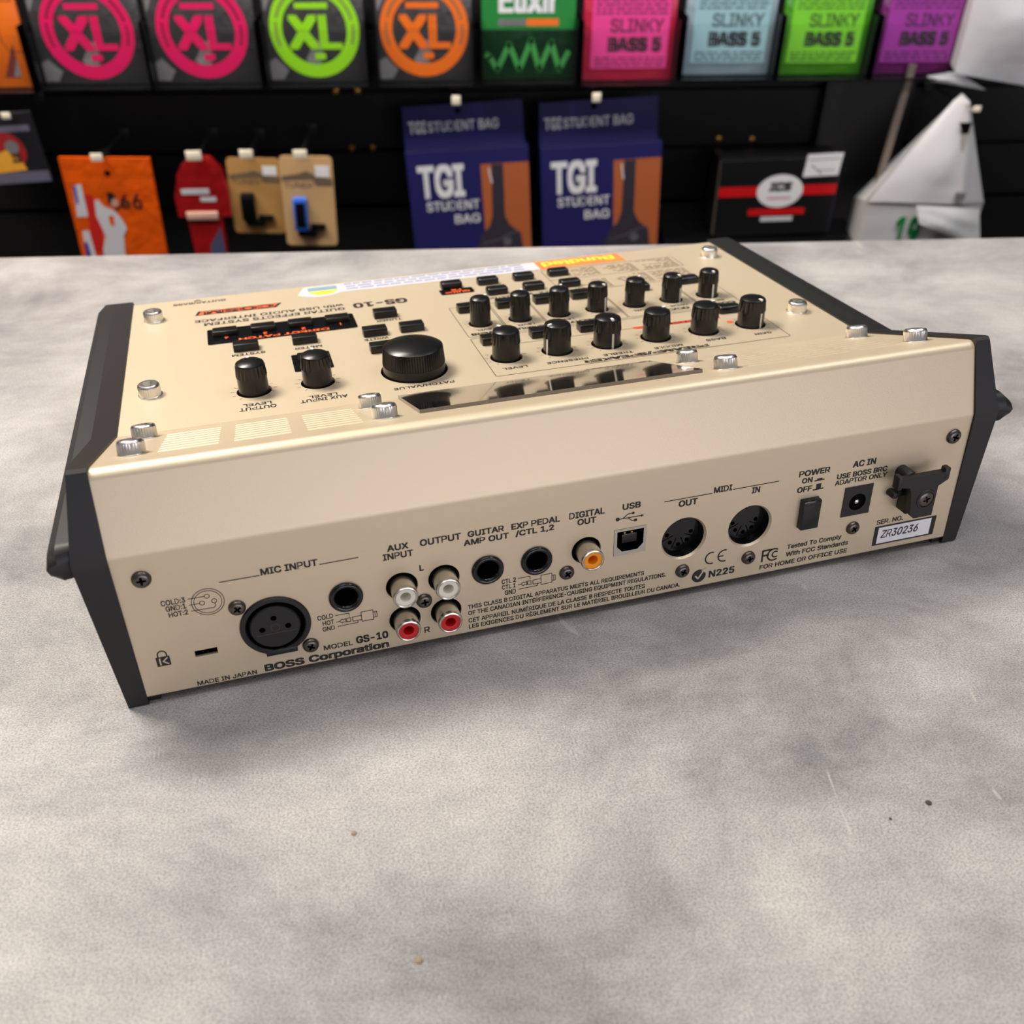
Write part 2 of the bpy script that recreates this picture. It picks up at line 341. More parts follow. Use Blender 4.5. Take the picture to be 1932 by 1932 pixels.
for ox, oy in ((61.94, 15.26), (123.7, 16.2)):
    q = lambda *p: [(ox+a, oy+b) for a, b in p]
    ls(q((0, 2.7), (4.3, 2.7), (4.3, 1.4))); ls(q((.3, -1.8), (6.9, -1.7), (6.9, -1.0))); ls(q((0, 0), (1, .1)))
    ls(q((1, .1), (1.9, .85), (2.2, .45), (3.1, .75), (3.1, -.65), (2.2, -.35), (1.9, -.75)), .22, True)
    ls(q((3.4, .8), (4.6, .8), (4.6, -.7), (3.4, -.7)), .22, True); ls(q((5.3, .85), (8.2, .85), (8.2, -.85), (5.3, -.85)), .22, True)
    ls(q((8.2, 2.2), (12.1, 2.2), (12.1, -1.6), (8.2, -1.6)), .22, True); ls(q((12.1, 1.3), (13.3, 1.3), (13.3, -.8), (12.1, -.8)), .22); ls(q((12.7, 1.3), (12.7, -.8)), .18)
# padlock emblem
ch.tess([rect(5.5, 9.65, 11.3, 14.9)], ink, .08, LOW)
ls([(6.3, 14.9)]+[(7.6+1.3*math.cos(R(a)), 15.8+1.3*math.sin(R(a))) for a in range(180, -1, -20)]+[(8.9, 14.9)], .42)
for pts in ([(6.6, 11.9), (6.6, 14.3)], [(8.9, 14.3), (7.5, 13.1), (8.9, 11.9)]): ch.stroke(pts, .45, gold, .12, M=LOW)
# USB trident
ls([(159.4, 35.3), (168.0, 35.25)], .32); ch.disc((159.3, 35.3), .75, .08, ink, 18, M=LOW); ch.tess([[(167.8, 34.75), (169.1, 35.25), (167.8, 35.75)]], ink, .08, LOW)
ls([(161.2, 35.3), (163.0, 36.75), (164.6, 36.8)], .32); ch.disc((164.9, 36.85), .5, .08, ink, 16, M=LOW); ls([(163.0, 35.3), (164.6, 33.9), (165.4, 33.85)], .32); ch.tess([rect(165.3, 166.4, 33.35, 34.35)], ink, .08, LOW)
# CE mark, tick mark, FCC mark
def arc(c, r, a0, a1, n=14): return [(c[0]+r*math.cos(R(a0+(a1-a0)*k/n)), c[1]+r*math.sin(R(a0+(a1-a0)*k/n))) for k in range(n+1)]
ls(arc((196.4, 11.75), 2.4, 75, 285), .5); ls(arc((201.4, 11.75), 2.4, 75, 285), .5); ls([(199.1, 11.75), (201.0, 11.75)], .5)
ch.disc((191.95, 4.85), 2.75, .08, ink, 32, M=LOW); ch.stroke([(190.6, 5.0), (191.7, 3.7), (193.5, 6.6)], .6, gold, .12, M=LOW); ch.tess([[(192.7, 6.9), (194.9, 8.2), (194.9, 5.6)]], gold, .11, LOW)
ls([(217.3, 5.6), (217.3, 10.3), (220.6, 10.3)], .7); ls([(217.3, 8.1), (219.8, 8.1)], .7); ls(arc((221.9, 7.9), 2.5, 55, 305), .6); ls(arc((222.6, 7.9), 1.25, 55, 305), .5)
# power symbols
ls([(234.5, 36.6), (238.3, 36.7)], .5); ch.tess([rect(235.4, 237.4, 36.7, 37.4)], ink, .08, LOW); ls([(234.4, 32.9), (238.4, 33.0)], .5); ch.tess([rect(235.4, 237.4, 33.0, 35.2)], ink, .08, LOW)
# --- printing on the top
TT = [('OUTPUT', 55.49, 9.46, 42.1, 2.65), ('LEVEL', 53.95, 12.64, 43.49, 2.3), ('AUX INPUT', 81.81, 9.38, 64.24, 2.57), ('LEVEL', 78.32, 12.22, 67.58, 2.23), ('METER', 78.56, 62.26, 67.26, 2.4), ('SYSTEM', 55.32, 63.24, 41.74, 2.4),
 ('GUITAR EFFECTS SYSTEM', 94.0, 104.88, 31.47, 3.6), ('with USB AUDIO INTERFACE', 94.11, 109.76, 27.47, 3.3), ('GUITAR/BASS', 41.91, 135.44, 18.03, 2.6), ('TUNER', 116.6, 82.84, 105.22, 2.5), ('WRITE', 106.93, 62.14, 96.5, 2.37),
 ('PATCH/VALUE', 122.83, 8.8, 99.3, 2.1), ('LEVEL', 153.94, 13.52, 143.69, 1.9), ('PRESENCE', 179.47, 13.4, 161.98, 2.0), ('TREBLE', 199.09, 13.72, 186.19, 2.1), ('MIDDLE', 221.1, 13.6, 208.59, 2.0), ('BASS', 241.22, 14.58, 232.29, 2.1), ('GAIN', 262.33, 14.04, 254.64, 2.0)]
for t, a, b, c, d in TT: ch.text(t, a, b, c, -d, ink, M=TOP, bold=.004)
ch.text('GS-10', 123.54, 108.3, 98.21, -6.67, ink, M=TOP, bold=.02); ch.text('PREAMP/SPEAKER', 230.95, 10.3, 176.55, -2.9, ink, M=TOP, bold=.03)
for t, a, c in (('REVERB', 156.2, 141), ('CHORUS', 174.4, 160), ('DELAY', 199, 185.5), ('OD/DS', 243, 229.5), ('COMP', 266, 252)): ch.text(t, a, 53.4, c, -2.7, ink, M=TOP, bold=.03)
for x, s, a in B_KNOBS: ch.text('LEVEL' if x != 203.0 and x < 230 else ('F.BACK' if x < 230 else ('DRIVE' if x < 250 else 'SUSTAIN')), x+4.2, 57.0, x-4.2, -1.9, ink, M=TOP, bold=.004)
ch.text('MASTER', 173, 94.8, 160.8, -2.2, ink, M=TOP, bold=.004); ch.text('FX-2', 189.5, 94.8, 180, -2.2, ink, M=TOP, bold=.004); ch.text('FX-1', 207.5, 93.5, 198, -2.2, ink, M=TOP, bold=.004)
# frames around the control groups
for q in ((139.4, 267.9, 6.6, 47.4), (139.4, 157.5, 49.1, 87), (158.3, 176.0, 49.1, 87), (176.7, 212.2, 49.1, 87), (212.9, 248.7, 49.1, 90), (249.4, 268.4, 49.1, 90), (195.5, 267.0, 108.3, 124.0)):
    ch.stroke(rrect(*q, 1.0, 3), .26, ink, closed=True, M=TOP)
ls([(152, 36.3), (208, 36.3)], .22, M=TOP); ls([(195.5, 108), (195.5, 101), (212.5, 90)], .22, M=TOP)
# colour bars
ch.tess([[(27.66, 116.0), (64.0, 115.5), (66.94, 121.0), (29.13, 121.6)]], ink, .07, TOP); ch.tess([[(29.2, 116.5), (62.6, 116.1), (65.2, 120.5), (30.4, 121.0)]], orange_ink, .10, TOP)
ch.text('COSM', 63.2, 120.3, 31.5, -4.0, ink, .13, .03, TOP)
ch.tess([[(208.2, 36.9), (210.2, 35.0), (250, 35.0), (250, 37.4), (210, 37.4)]], red_ink, .07, TOP); ch.text('CUSTOMIZE', 247, 37.1, 214, -1.7, ink, .1, .004, TOP)
ch.disc((251.6, 29.6), 1.5, .07, orange_ink, 20, M=TOP)
ls([(29.0, 138.3), (30.6, 136.8), (27.4, 136.8)], .5, True, TOP)
# tables of fine print, too small to read
rnd = random.Random(4)
for x0, x1, n0, n1 in ((246, 265, 109.5, 123), (226, 243, 109.5, 121.5), (206, 223, 110.5, 122.5), (246, 265, 92, 105), (227, 244, 92, 105), (208, 222, 91.5, 103), ):
    s = n0
    while s < n1:
        a = x1
        while a > x0+2:
            l = rnd.uniform(1.5, 4.5); b = max(x0, a-l); ch.tess([rect(b, a, s, s+.75)], ink_soft, .07, TOP); a = b-rnd.uniform(.5, 1.5)
            if rnd.random() < .12: break
        s += 1.55
# scale ticks around the knobs
for lst, r0, r1 in ((A_KNOBS, 7.4, 8.7), (B_KNOBS, 6.1, 7.1)):
    for x, s, a in lst:
        for k in range(11):
            an = R(-50+28*k); ls([(x+r0*math.cos(an), s-r0*math.sin(an)*-1), (x+r1*math.cos(an), s+r1*math.sin(an))], .18, M=TOP)
chassis = ch.build('chassis', dev, 28, fix=False)

# --- end caps
def cap(mirror):
    c = G(Matrix(((-.001, 0, 0, W*.001), (0, .001, 0, 0), (0, 0, .001, 0), (0, 0, 0, 1))) if mirror else MM)
    pts = [((-.3, .9), -6.3), ((.1, .1), -6.4), ((6, .1), -6.8), ((214, .1), -8), ((220.5, 4), -8.5), ((220.3, 40.6), -8.5), ((77.65, 54.1), -8.3), ((18.4, 80.3), -5.9), ((16.9, 80.75), -5.7), ((15.7, 80.0), -5.7), ((5.1, 56.0), -9.9), ((4.6, 52), -9.7)]
    P2 = [p for p, x in pts]; n = len(pts)
    inner = [(0, *p) for p in P2]; outer = [(x, *p) for p, x in pts]
    tr = tessellate_polygon([[Vector((p[0], p[1], 0)) for p in P2]])
    c.add(inner+outer, [(i, (i+1) % n, n+(i+1) % n, n+i) for i in range(n)]+[tuple(t) for t in tr]+[tuple(n+k for k in t) for t in tr], plastic)
    # side wing whose top is flush with the sloping panel, rounded off at the rear
    base = [(-1, .55), (-13.3, .55), (-15.9, -1.6), (-16.6, -4.5), (-16.0, -8.0), (-13.0, -11.0), (-1, -11.5)]
    secs = [(144.2, [(-1, .55), (-12.4, .55), (-13.2, -1.5), (-13.4, -4.5), (-13.2, -8.0), (-11, -10.5), (-1, -10.5)]), (139.8, base)]
    for k in range(0, 9):
        a = R(90*k/8); f = 1-math.cos(a); secs.append((-66.5-6.0*math.sin(a), [(x+(.5*f if x < -12 else 0), h+(-4.6-h)*f*.78) for x, h in base], -66.5-.8*math.sin(a)))
    vs = []; fs = []; M_ = c.M @ (MM.inverted() @ TOP)
    for e in secs: vs += [(x, e[2] if len(e) > 2 and x > -2 else e[0], h) for x, h in e[1]]
    k6 = len(base)
    for i in range(len(secs)-1):
        for k in range(k6): fs.append((i*k6+k, i*k6+(k+1) % k6, (i+1)*k6+(k+1) % k6, (i+1)*k6+k))
    fs += [tuple(range(k6)), tuple((len(secs)-1)*k6+k for k in range(k6))]
    c.add(vs, fs, plastic, M_)
    c.box(-2, 3.8, 1.2, 14, .05, 2.95, plastic, .5)
    c.box(-2, 3.8, 200, 214, .05, 5.5, plastic, .5)
    o = c.build('end_cap', dev, 30)
    b = o.modifiers.new('edge', 'BEVEL'); b.width = .0007; b.segments = 2; b.limit_method = 'ANGLE'; b.angle_limit = R(25)
    return o
cap(False); cap(True)

# --- rear sockets, each with its own part
def part(name, fn, M, mt_smooth=35, parent=None):
    q = G(M); fn(q); return q.build(name, parent or dev, mt_smooth)
def xlr(q):
    q.lathe([(10.5, -4), (11.15, -.6), (11.15, .3), (10.8, .9), (9.6, .9), (9.25, .5), (9.2, -5)], 48, plastic, XLR)
    q.box(XLR[0]-4.5, XLR[0]+5.5, XLR[1]-11.1, XLR[1]-9.0, -.5, 1.05, plastic, .25)
    q.disc(XLR, 9.3, -4.6, void)
xo = part('microphone_socket', xlr, LOW)
def xin(q):
    c = (XLR[0]-.2, XLR[1]-.25); pins = [(42.75, 22.0), (38.7, 18.2), (46.8, 18.2)]
    q.lathe([(8.0, -4.6), (8.0, .3), (7.6, .75)], 40, plastic, c); q.disc(c, 7.6, .75, plastic, 40, [circ(p, 1.0, 14) for p in pins])
    for p in pins: q.lathe([(1.0, .75), (1.0, -3), (0, -3)], 14, void, p)
    q.stroke([(c[0]-6, c[1]-2.2), (c[0]+6.4, c[1]-2.2)], .2, dark_metal, .78); q.stroke(circ(c, 1.4, 20), .15, dark_metal, .78, True)
part('socket_insert', xin, LOW, parent=xo)
for c in JACK:
    def jk(q):
        q.lathe([(4.9, -.6), (5.45, -.05), (5.55, .5), (5.35, 1.0), (4.9, 1.3), (4.5, 1.3), (3.9, 1.0), (3.5, .4), (3.25, -.6), (3.2, -8.5), (0, -8.5)], 40, gloss, c)
    part('jack_socket', jk, LOW)
for c, mt in zip(RCA, (white_p, red_p, white_p, red_p, orange_p)):
    def rc(q):
        q.lathe([(5.25, -2.2), (4.2, -2.2), (4.12, -1), (4.05, 4.6), (4.1, 5.0), (4.15, 5.4), (4.15, 6.3), (3.95, 6.85), (3.6, 7.0), (3.3, 6.85), (3.2, 6.3)], 40, metal, c)
        q.disc(c, 5.28, -2.0, void)
    ro = part('phono_socket', rc, LOW)
    def ri(q): q.lathe([(3.3, 5.5), (3.28, 6.5), (2.7, 6.55), (1.8, 6.4), (1.6, 5.9), (1.6, -1), (0, -1)], 32, mt, c)
    o = part('coloured_insert', ri, LOW, parent=ro); o['label'] = {'white_plastic': 'white', 'red_plastic': 'red', 'orange_plastic': 'orange'}[mt.name]+' plastic insert'
def usb(q):
    q.tess([rect(158.25, 170.15, 20.55, 31.15), list(reversed([(159.3, 30.2), (159.3, 24.2), (161.3, 22.0), (167.0, 22.0), (169.1, 24.2), (169.1, 30.2)]))], metal, .25)
    for e in (rect(158.25, 170.15, 20.55, 31.15), [(159.3, 30.2), (159.3, 24.2), (161.3, 22.0), (167.0, 22.0), (169.1, 24.2), (169.1, 30.2)]):
        n = len(e); q.add([(*p, .25) for p in e]+[(*p, -6) for p in e], [(i, (i+1) % n, n+(i+1) % n, n+i) for i in range(n)], metal if n == 4 else gloss)
    q.tess([rect(158.5, 170, 21, 31)], void, -5.9)
uo = part('usb_socket', usb, LOW)
part('contact_block', lambda q: (q.box(161.4, 167.0, 24.8, 28.3, -5.8, -.6, gloss, .2)), LOW, parent=uo)
for x in (162.6, 165.2): part('contact_pin', lambda q: q.box(x-.35, x+.35, 28.3, 28.9, -5.5, -1.0, brass), LOW, parent=uo)
for c in DIN:
    def dn(q):
        q.lathe([(8.0, -.8), (7.9, -1.2), (7.6, -5.5)], 40, gloss, c)
        pins = [(c[0]+4.6*math.cos(R(a)), c[1]-.3+4.6*math.sin(R(a))) for a in (180, 225, 270, 315, 360)]
        q.disc(c, 7.6, -4.2, gloss, 40, [circ(p, .85, 12) for p in pins])
        for p in pins: q.lathe([(.85, -4.2), (.85, -7), (0, -7)], 12, void, p)
        q.box(c[0]-1.1, c[0]+1.1, c[1]+6.3, c[1]+7.8, -4.2, -1.4, gloss)
        for k in range(4):
            a = R(202+45*k); q.stroke([(c[0]+2.4*math.cos(a), c[1]+2.4*math.sin(a)), (c[0]+6.8*math.cos(a), c[1]+6.8*math.sin(a))], .35, void, -4.15)
    part('midi_socket', dn, LOW)
part('power_switch', lambda q: (q.box(229.95, 237.2, 17.85, 29.85, -2, 2.6, gloss, .45), q.box(230.3, 236.9, 28.2, 29.3, 2.4, 2.75, gloss, .1)), LOW)
def dc(q):
    c = (253.9, 24.4); e = rect(247.9, 259.6, 18.8, 31.2)
    q.tess([e, list(reversed(circ(c, 3.5, 28)))], plastic, .35); q.add([(*p, .35) for p in e]+[(*p, -.2) for p in e], [(i, (i+1) % 4, 4+(i+1) % 4, 4+i) for i in range(4)], plastic)
    q.lathe([(3.5, .35), (3.3, -.2), (3.2, -.6), (0, -.6)], 28, void, c)
do = part('power_inlet', dc, LOW)
part('centre_pin', lambda q: q.lathe([(.95, -.6), (.95, .1), (.5, .4), (0, .45)], 14, metal, (253.9, 24.4)), LOW, parent=do)
def hook(q):
    q.prism([(264.2, 32.6), (269.2, 31.4), (270.6, 27.0), (271.4, 20.4), (273.4, 18.0), (281.2, 18.0), (281.2, 30.4), (285.0, 32.6), (285.0, 35.8), (264.2, 35.8)][::-1], 5.6, 8.2, plastic)
    q.box(271.5, 280.8, 18.6, 30.0, 0, 5.7, plastic, .4)
    q.box(282.9, 285.2, 32.6, 37.4, 5.4, 8.4, plastic, .6); q.box(263.6, 265.6, 31.4, 36.8, 4.8, 8.4, plastic, .5)
    q.lathe([(2.6, 0), (2.6, 5.0), (2.1, 5.8), (0, 5.9)], 24, plastic, (270.6, 34.2))
    q.lathe([(1.5, 0), (1.5, 3.0), (1.1, 3.8), (0, 4.0)], 20, plastic, (267.4, 26.2)); q.box(267.2, 272, 25.2, 27.2, 0, 3.0, plastic, .3)
    q.lathe([(4.0, 8.2), (3.8, 8.5), (3.2, 8.5), (3.1, 8.2)], 28, plastic, (277.0, 25.6))
ho = part('cord_hook', hook, LOW)
def screw(q, c, r=2.85, h=1.5, z=0, mt=dark_metal, rot=0):
    q.lathe([(r, z-.3), (r, z+.25), (r*.93, z+h*.6), (r*.72, z+h*.92), (r*.55, z+h)], 28, mt, c)
    cr = []
    for k in range(4):
        a = R(90*k+rot)
        for d, l in ((-14, .5), (14, .5), (45, .2)): cr.append((c[0]+r*l*1.0*math.cos(a+R(d)), c[1]+r*l*math.sin(a+R(d))))
    q.tess([circ(c, r*.55, 28), list(reversed(cr))], mt, z+h); n = len(cr)
    q.add([(*p, z+h) for p in cr]+[(c[0]+(p[0]-c[0])*.5, c[1]+(p[1]-c[1])*.5, z+h-.9) for p in cr], [(i, (i+1) % n, n+(i+1) % n, n+i) for i in range(n)]+[tuple(range(n, 2*n))], void)
part('hook_screw', lambda q: screw(q, (277.0, 25.6), 3.0, .7, 8.1, rot=20), LOW, parent=ho)
for i, c in enumerate([(7.7, 44.5), (32.6, 28.2), (52.7, 8.3), (91.2, 17.3), (141.15, 17.6), (185.1, 8.7), (211.35, 8.85), (254.1, 13.1), (290.2, 45.2)]):
    part('panel_screw', lambda q: screw(q, c, 2.9 if i in (0, 8) else 2.7, 1.5, 0, rot=i*31), LOW)
def ser(q):
    e = rect(264.4, 291.4, 2.7, 11.2); q.prism(e, 0, .15, ink); q.tess([rect(266.0, 289.3, 3.4, 10.6)], label_w, .2)
    q.text('ZR30236', 267.4, 5.7, 283.6, 3.5, ink, .26, .0, slant=.18)
o = part('serial_plate', ser, LOW); o['label'] = 'white serial number label reading ZR30236'

# --- bolts
def bolt(M, x, s, mt=chrome):
    q = G(M); c = (x, s); r = 4.15
    q.lathe([(4.5, 0), (4.5, .25), (r, .3)], 48, mt, c)
    q.lathe([(r, .3), (r, .55), (r, 3.7)], 64, mt, c, rib=(.5, 3.8, .035)); q.lathe([(r*.985, 3.7), (r*.95, 4.2), (r*.85, 4.6), (r*.78, 4.65)], 48, mt, c)
    hx = circ(c, 2.5, 6, R(17)); q.tess([circ(c, r*.78, 48), list(reversed(hx))], mt, 4.65)
    q.add([(*p, 4.65) for p in hx]+[(*p, 2.2) for p in hx], [(i, (i+1) % 6, 6+(i+1) % 6, 6+i) for i in range(6)]+[tuple(range(6, 12))], mt)
    q.build('socket_bolt', dev, 30)
for x, s in ((10.3, 18.6), (87.9, 18.6), (209.1, 18.6), (286.7, 18.6), (10.7, 54), (87.2, 51), (209.8, 51), (286.3, 54)): bolt(STR, x, s)
for x, s in ((9.9, 116.5), (10.4, 33.2), (285.6, 118.0), (285.6, 32.0)): bolt(TOP, x, s)

# --- display
def disp(q):
    q.prism([(98.9, 16.4), (199.1, 16.4), (199.1, 62.5), (98.9, 62.5)], 0, 1.3, lcd, side=lcd_edge)
part('display_window', disp, STR, 25)

# --- knobs
def knob(x, s, ang, r0, r1, ribs=22):
    q = G(TOP); c = (x, s)
    q.lathe([(r0, -3.2), (r0*.985, 1), (r1*1.03, 6.2)], ribs*2, knobp, c)
    q.lathe([(r1*1.03, 6.2), (r1*1.075, 6.4), (r1, 11.0)], ribs*2, knobp, c, rib=(6.4, 11.1, .075))
    q.lathe([(r1*.985, 11.0), (r1*.95, 11.5), (r1*.8, 12.0), (r1*.5, 12.4), (r1*.2, 12.6), (0, 12.62)], ribs*2, knobp, c)
    k = q.build('rotary_knob', dev, 32)
    a = R(ang); M_ = TOP @ Matrix.Translation((x, s, 0)) @ Matrix.Rotation(a, 4, 'Z')
    p = G(M_); hw = .42
    def rad(z): return r0*.985+(r1*1.03-r0*.985)*(z-1)/5.2+.1
    p.add([(rad(-2), -hw, -2), (rad(-2), hw, -2), (rad(6.2), hw, 6.2), (rad(6.2), -hw, 6.2), (rad(-2)-.6, -hw, -2), (rad(-2)-.6, hw, -2), (rad(6.2)-.6, hw, 6.2), (rad(6.2)-.6, -hw, 6.2)], [(0, 1, 2, 3), (0, 4, 5, 1), (3, 2, 6, 7), (0, 3, 7, 4), (1, 5, 6, 2)], pointer)
    p.box(r1*.60, r1*.94, -.55, .55, 11.3, 12.35, pointer, .15)
    p.build('pointer_mark', k, 0)
for x, s, a in A_KNOBS: knob(x, s, a, 5.75, 5.45)
for x, s, a in B_KNOBS: knob(x, s, a, 4.6, 4.35)
def dial(q):
    c = (110.5, 23.8)
    q.lathe([(12.5, -3.2), (12.3, 3.4)], 120, knobp, c); q.lathe([(12.3, 3.4), (12.35, 3.6), (11.8, 10.0)], 144, knobp, c, rib=(3.5, 10.2, .03))
    q.lathe([(11.5, 10.0), (10.8, 10.5), (9.0, 11.2), (6, 11.9), (3, 12.25), (0, 12.35)], 72, knobp, c)
o = part('value_dial', dial, TOP, 32); o['label'] = 'large ribbed value dial'

# --- push buttons and their dark plates
BTN = [('dp', 34.9, 85.1), ('dp', 51.1, 85.1), ('dp', 67.2, 85.1), ('dp', 83.4, 85.1), ('s', 42.7, 65.3), ('s', 67.0, 65.3), ('s', 104.8, 84.4), ('s', 96.8, 64.0), ('s', 112.9, 64.0), ('s', 96.8, 45.0),
       ('r', 142.1, 112.6), ('r', 160.3, 112.6), ('r', 178.6, 113.0), ('r', 196.8, 113.6), ('r', 160.8, 97.4), ('r', 179.0, 97.4), ('r', 196.9, 96.2),
       ('s', 142.1, 78.5), ('s', 160.3, 78.5), ('s', 178.4, 78.5), ('s', 196.6, 78.8), ('s', 142.5, 38.2), ('s', 164.2, 39.0), ('s', 185.8, 38.8), ('r', 252.0, 81.5), ('r', 251.6, 39.2), ('r', 225.5, 79.2)]
for kind, x, s in BTN:
    part('push_button', lambda q: q.box(x, x+10.4, s-.2, s+5.6, -1, 3.3 if kind != 'dp' else 2.7, knobp, .5 if kind != 'r' else 1.3, seg=3), TOP, 40)
def plate1(q):
    q.prism(rrect(32.5, 96.3, 77.2, 95, 1, 3), 0, .3, gloss); q.text('DIRECT PATCH', 83.87, 80.6, 45.38, -2.6, orange_ink, .36, .02)
    for t, x in (('1', 89.4), ('2', 73.2), ('3', 56.8), ('4', 40.4)): q.text(t, x+(.5 if t == '1' else .9), 84.4, x-(.5 if t == '1' else .9), -2.6, orange_ink, .36, .02)
part('button_plate', plate1, TOP)
def plate2(q):
    q.prism(rrect(140.4, 156.6, 105.2, 112.2, 1, 3), 0, .3, gloss); q.text('QUICK', 154.6, 108.4, 142.4, -2.3, orange_ink, .36, .02); q.text('FX', 151, 111.4, 146, -2.3, orange_ink, .36, .02)
part('button_plate', plate2, TOP)
def plate3(q):
    q.prism(rrect(65, 80.5, 36.5, 54, .8, 3), 0, .3, gloss); q.prism(rrect(67.4, 78, 45, 52.4, .6, 3), .3, 1.6, knobp)
part('button_plate', plate3, TOP)
# --- promotional sticker along the front edge
def stick(q):
    st_w = mat('sticker_paper', (206, 202, 208), .35, coat=.4); blue = mat('sticker_blue', (98, 106, 152), .5); yel = mat('sticker_yellow', (250, 215, 60), .5); tan = mat('sticker_orange', (206, 126, 70), .4)
    q.prism([(75, 128)]+[(86+9.5*math.cos(R(a)), 128.5+5.5*math.sin(R(a))) for a in range(200, 341, 20)]+[(192.5, 126.3), (193.5, 138.8), (79, 138.8)], 0, .12, st_w)
    q.prism([(194, 126.3), (242.5, 126.3), (242.5, 138.8), (194.5, 138.8)], 0, .14, tan)
    q.tess([rect(191.5, 196.5, 126.5, 138.6)], st_w, .17)
    q.text('Bundled', 238.5, 136.6, 199.5, -6.6, yel, .2, .008)
    q.tess([rect(80.5, 94.5, 131.5, 137)], mat('sticker_teal', (120, 150, 160), .5), .17); q.tess([[(80, 131), (84, 125.6), (91, 125.6), (95, 131)]], yel, .17)
    r = random.Random(2)
    for s in (136.4, 132.9, 129.4):
        x = 189
        while x > 98:
            l = r.uniform(2, 7); q.tess([rect(max(x-l, 97), x, s, s+1.1)], blue, .18); x -= l+r.uniform(.8, 1.6)
o = part('promo_sticker', stick, TOP); o['label'] = 'white and orange promotional sticker reading Bundled upside down'

# ------------------------------------------------------------------ goods on the wall behind
def wallM(x, y, z, roll=0, lean=0, yaw=0):
    # local x right, local y up, local z towards the shopper, millimetres
    B_ = Matrix(((.001, 0, 0, 0), (0, 0, -.001, 0), (0, .001, 0, 0), (0, 0, 0, 1)))
    return Matrix.Rotation(R(yaw), 4, 'Z') @ Matrix.Rotation(R(-roll), 4, 'Y') @ Matrix.Rotation(R(lean), 4, 'X') @ B_
def goods(name, label, cat, loc, roll=0, lean=0, group=None, yaw=0):
    t = thing(name, label, cat, loc, (0, 0, 0), group); return t, wallM(*loc, roll, lean, yaw)
neutral_film = mat('clear_acrylic', (60, 62, 64), .05, spec=.3, alpha=.05)
charcoal = plastic_film('charcoal_wrapper', (58, 56, 57)); silver = plastic_film('grey_print', (120, 118, 118))
pink = mat('hot_pink_print', (226, 14, 92), .4, coat=.3); lime = mat('lime_print', (150, 222, 22), .4, coat=.3); orng = mat('orange_print', (240, 112, 10), .4, coat=.3)
# row of string packets, standing in clear pockets fixed to the wall
def pocket(x0, x1, zb, lab):
    t = thing('display_pocket', lab, 'display pocket', ((x0+x1)/2, YW, zb), (0, 0, 0), 'clear pockets on the upper wall')
    M = Matrix(((.001, 0, 0, 0), (0, 0, -.001, 0), (0, .001, 0, 0), (0, 0, 0, 1)))
    wd = (x1-x0)*500+1.5; q = G(M)
    q.box(-wd, wd, -3.2, -1.2, .1, 83, gloss, .3); q.box(-wd, -wd+.8, -3, 60, .1, 83, gloss); q.box(wd-.8, wd, -3, 60, .1, 83, gloss); q.build('tray', t, 0)
    q = G(M); nt = [(-wd, -3), (-9, -3), (-6, 4), (6, 4), (9, -3), (wd, -3), (wd, 38), (wd-3, 52), (-wd+3, 52), (-wd, 38)]
    q.prism(nt, 81.5, 83, neutral_film); q.build('front_panel', t, 0)
def packet_xl(x0, x1, colm, label, z=.920):
    wd = (x1-x0)*500; t, M = goods('string_packet', label, 'string packet', ((x0+x1)/2, .862, z), 0, 0, 'guitar and bass string packets on the upper wall')
    q = G(M); q.box(-wd, wd, 0, 118, -5, 0, charcoal, 1.2); q.tess([[(-wd+2, 66), (-wd+30, 116), (-wd+2, 116)]], silver, .1); q.tess([[(-wd+1, 3), (-wd+14, 3), (-wd+20, 12), (-wd+8, 24), (-wd+1, 20)]], silver, .1); q.tess([[(-12, 22), (0, 40), (8, 40), (2, 8)]], silver, .1)
    q.build('wrapper', t)
    q = G(M); c = (0, 50); ro, ri = 45.2, 32.5
    q.tess([circ(c, ro, 56), list(reversed(circ(c, ri, 48)))], colm, .3)
    q.text('XL', -27, 31, 27, 33, colm, .45, .022); q.tess([rect(-18, 15, 69, 74.5)], colm, .4); q.tess([rect(-2, 9, 22, 28)], colm, .4)
    for k in range(40):
        a = R(200-k*5.6)
        if k % 7 == 6 or 15 < k < 20: continue
        p = (c[0]+38.8*math.cos(a), c[1]+38.8*math.sin(a)); q.tess([circ(p, 1.6, 6, a)], mat('faded_print', (90, 20, 40), .5) if colm is pink else ink_soft, .5)
    q.build('printed_badge', t, 0); return t
packet_xl(-.3015, -.1936, pink, 'black string packet with pink XL ring badge, beside the plain orange packet')
packet_xl(-.1884, -.0815, pink, 'black string packet with pink XL ring badge, next to the lime XL packet')
packet_xl(-.0730, .0277, lime, 'black string packet with lime green XL ring badge')
packet_xl(.0397, .1372, orng, 'black string packet with orange XL ring badge')
def flat_pack(x0, x1, z, h, base, label, name='string_packet', cat='string packet', grp='guitar and bass string packets on the upper wall'):
    wd = (x1-x0)*500; t, M = goods(name, label, cat, ((x0+x1)/2, .862, z), 0, 0, grp)
    q = G(M); q.box(-wd, wd, 0, h, -6, 0, base, 1.4); q.build('wrapper', t); return t, M, wd
t, M, wd = flat_pack(-.409, -.311, .917, 118, orng, 'plain orange string packet at the left end of the upper row')
q = G(M); q.tess([[(20, 10), (36, 10), (36, 42)]], mat('maroon_print', (110, 40, 40), .5), .2); q.tess([[(29, 11), (36, 11), (36, 28)]], silver, .3); q.stroke([(47, 34), (32, 34), (26, 44), (26, 72), (30, 80), (47, 80)], .7, ink, .25); q.text('light', 4, 66, 18, 6, ink, .25, .0); q.build('printed_panel', t, 0)
t, M, wd = flat_pack(.1473, .2437, .921, 118, plastic_film('dark_green_wrapper', (8, 52, 20)), 'dark green string packet with white lettering and a green wave')
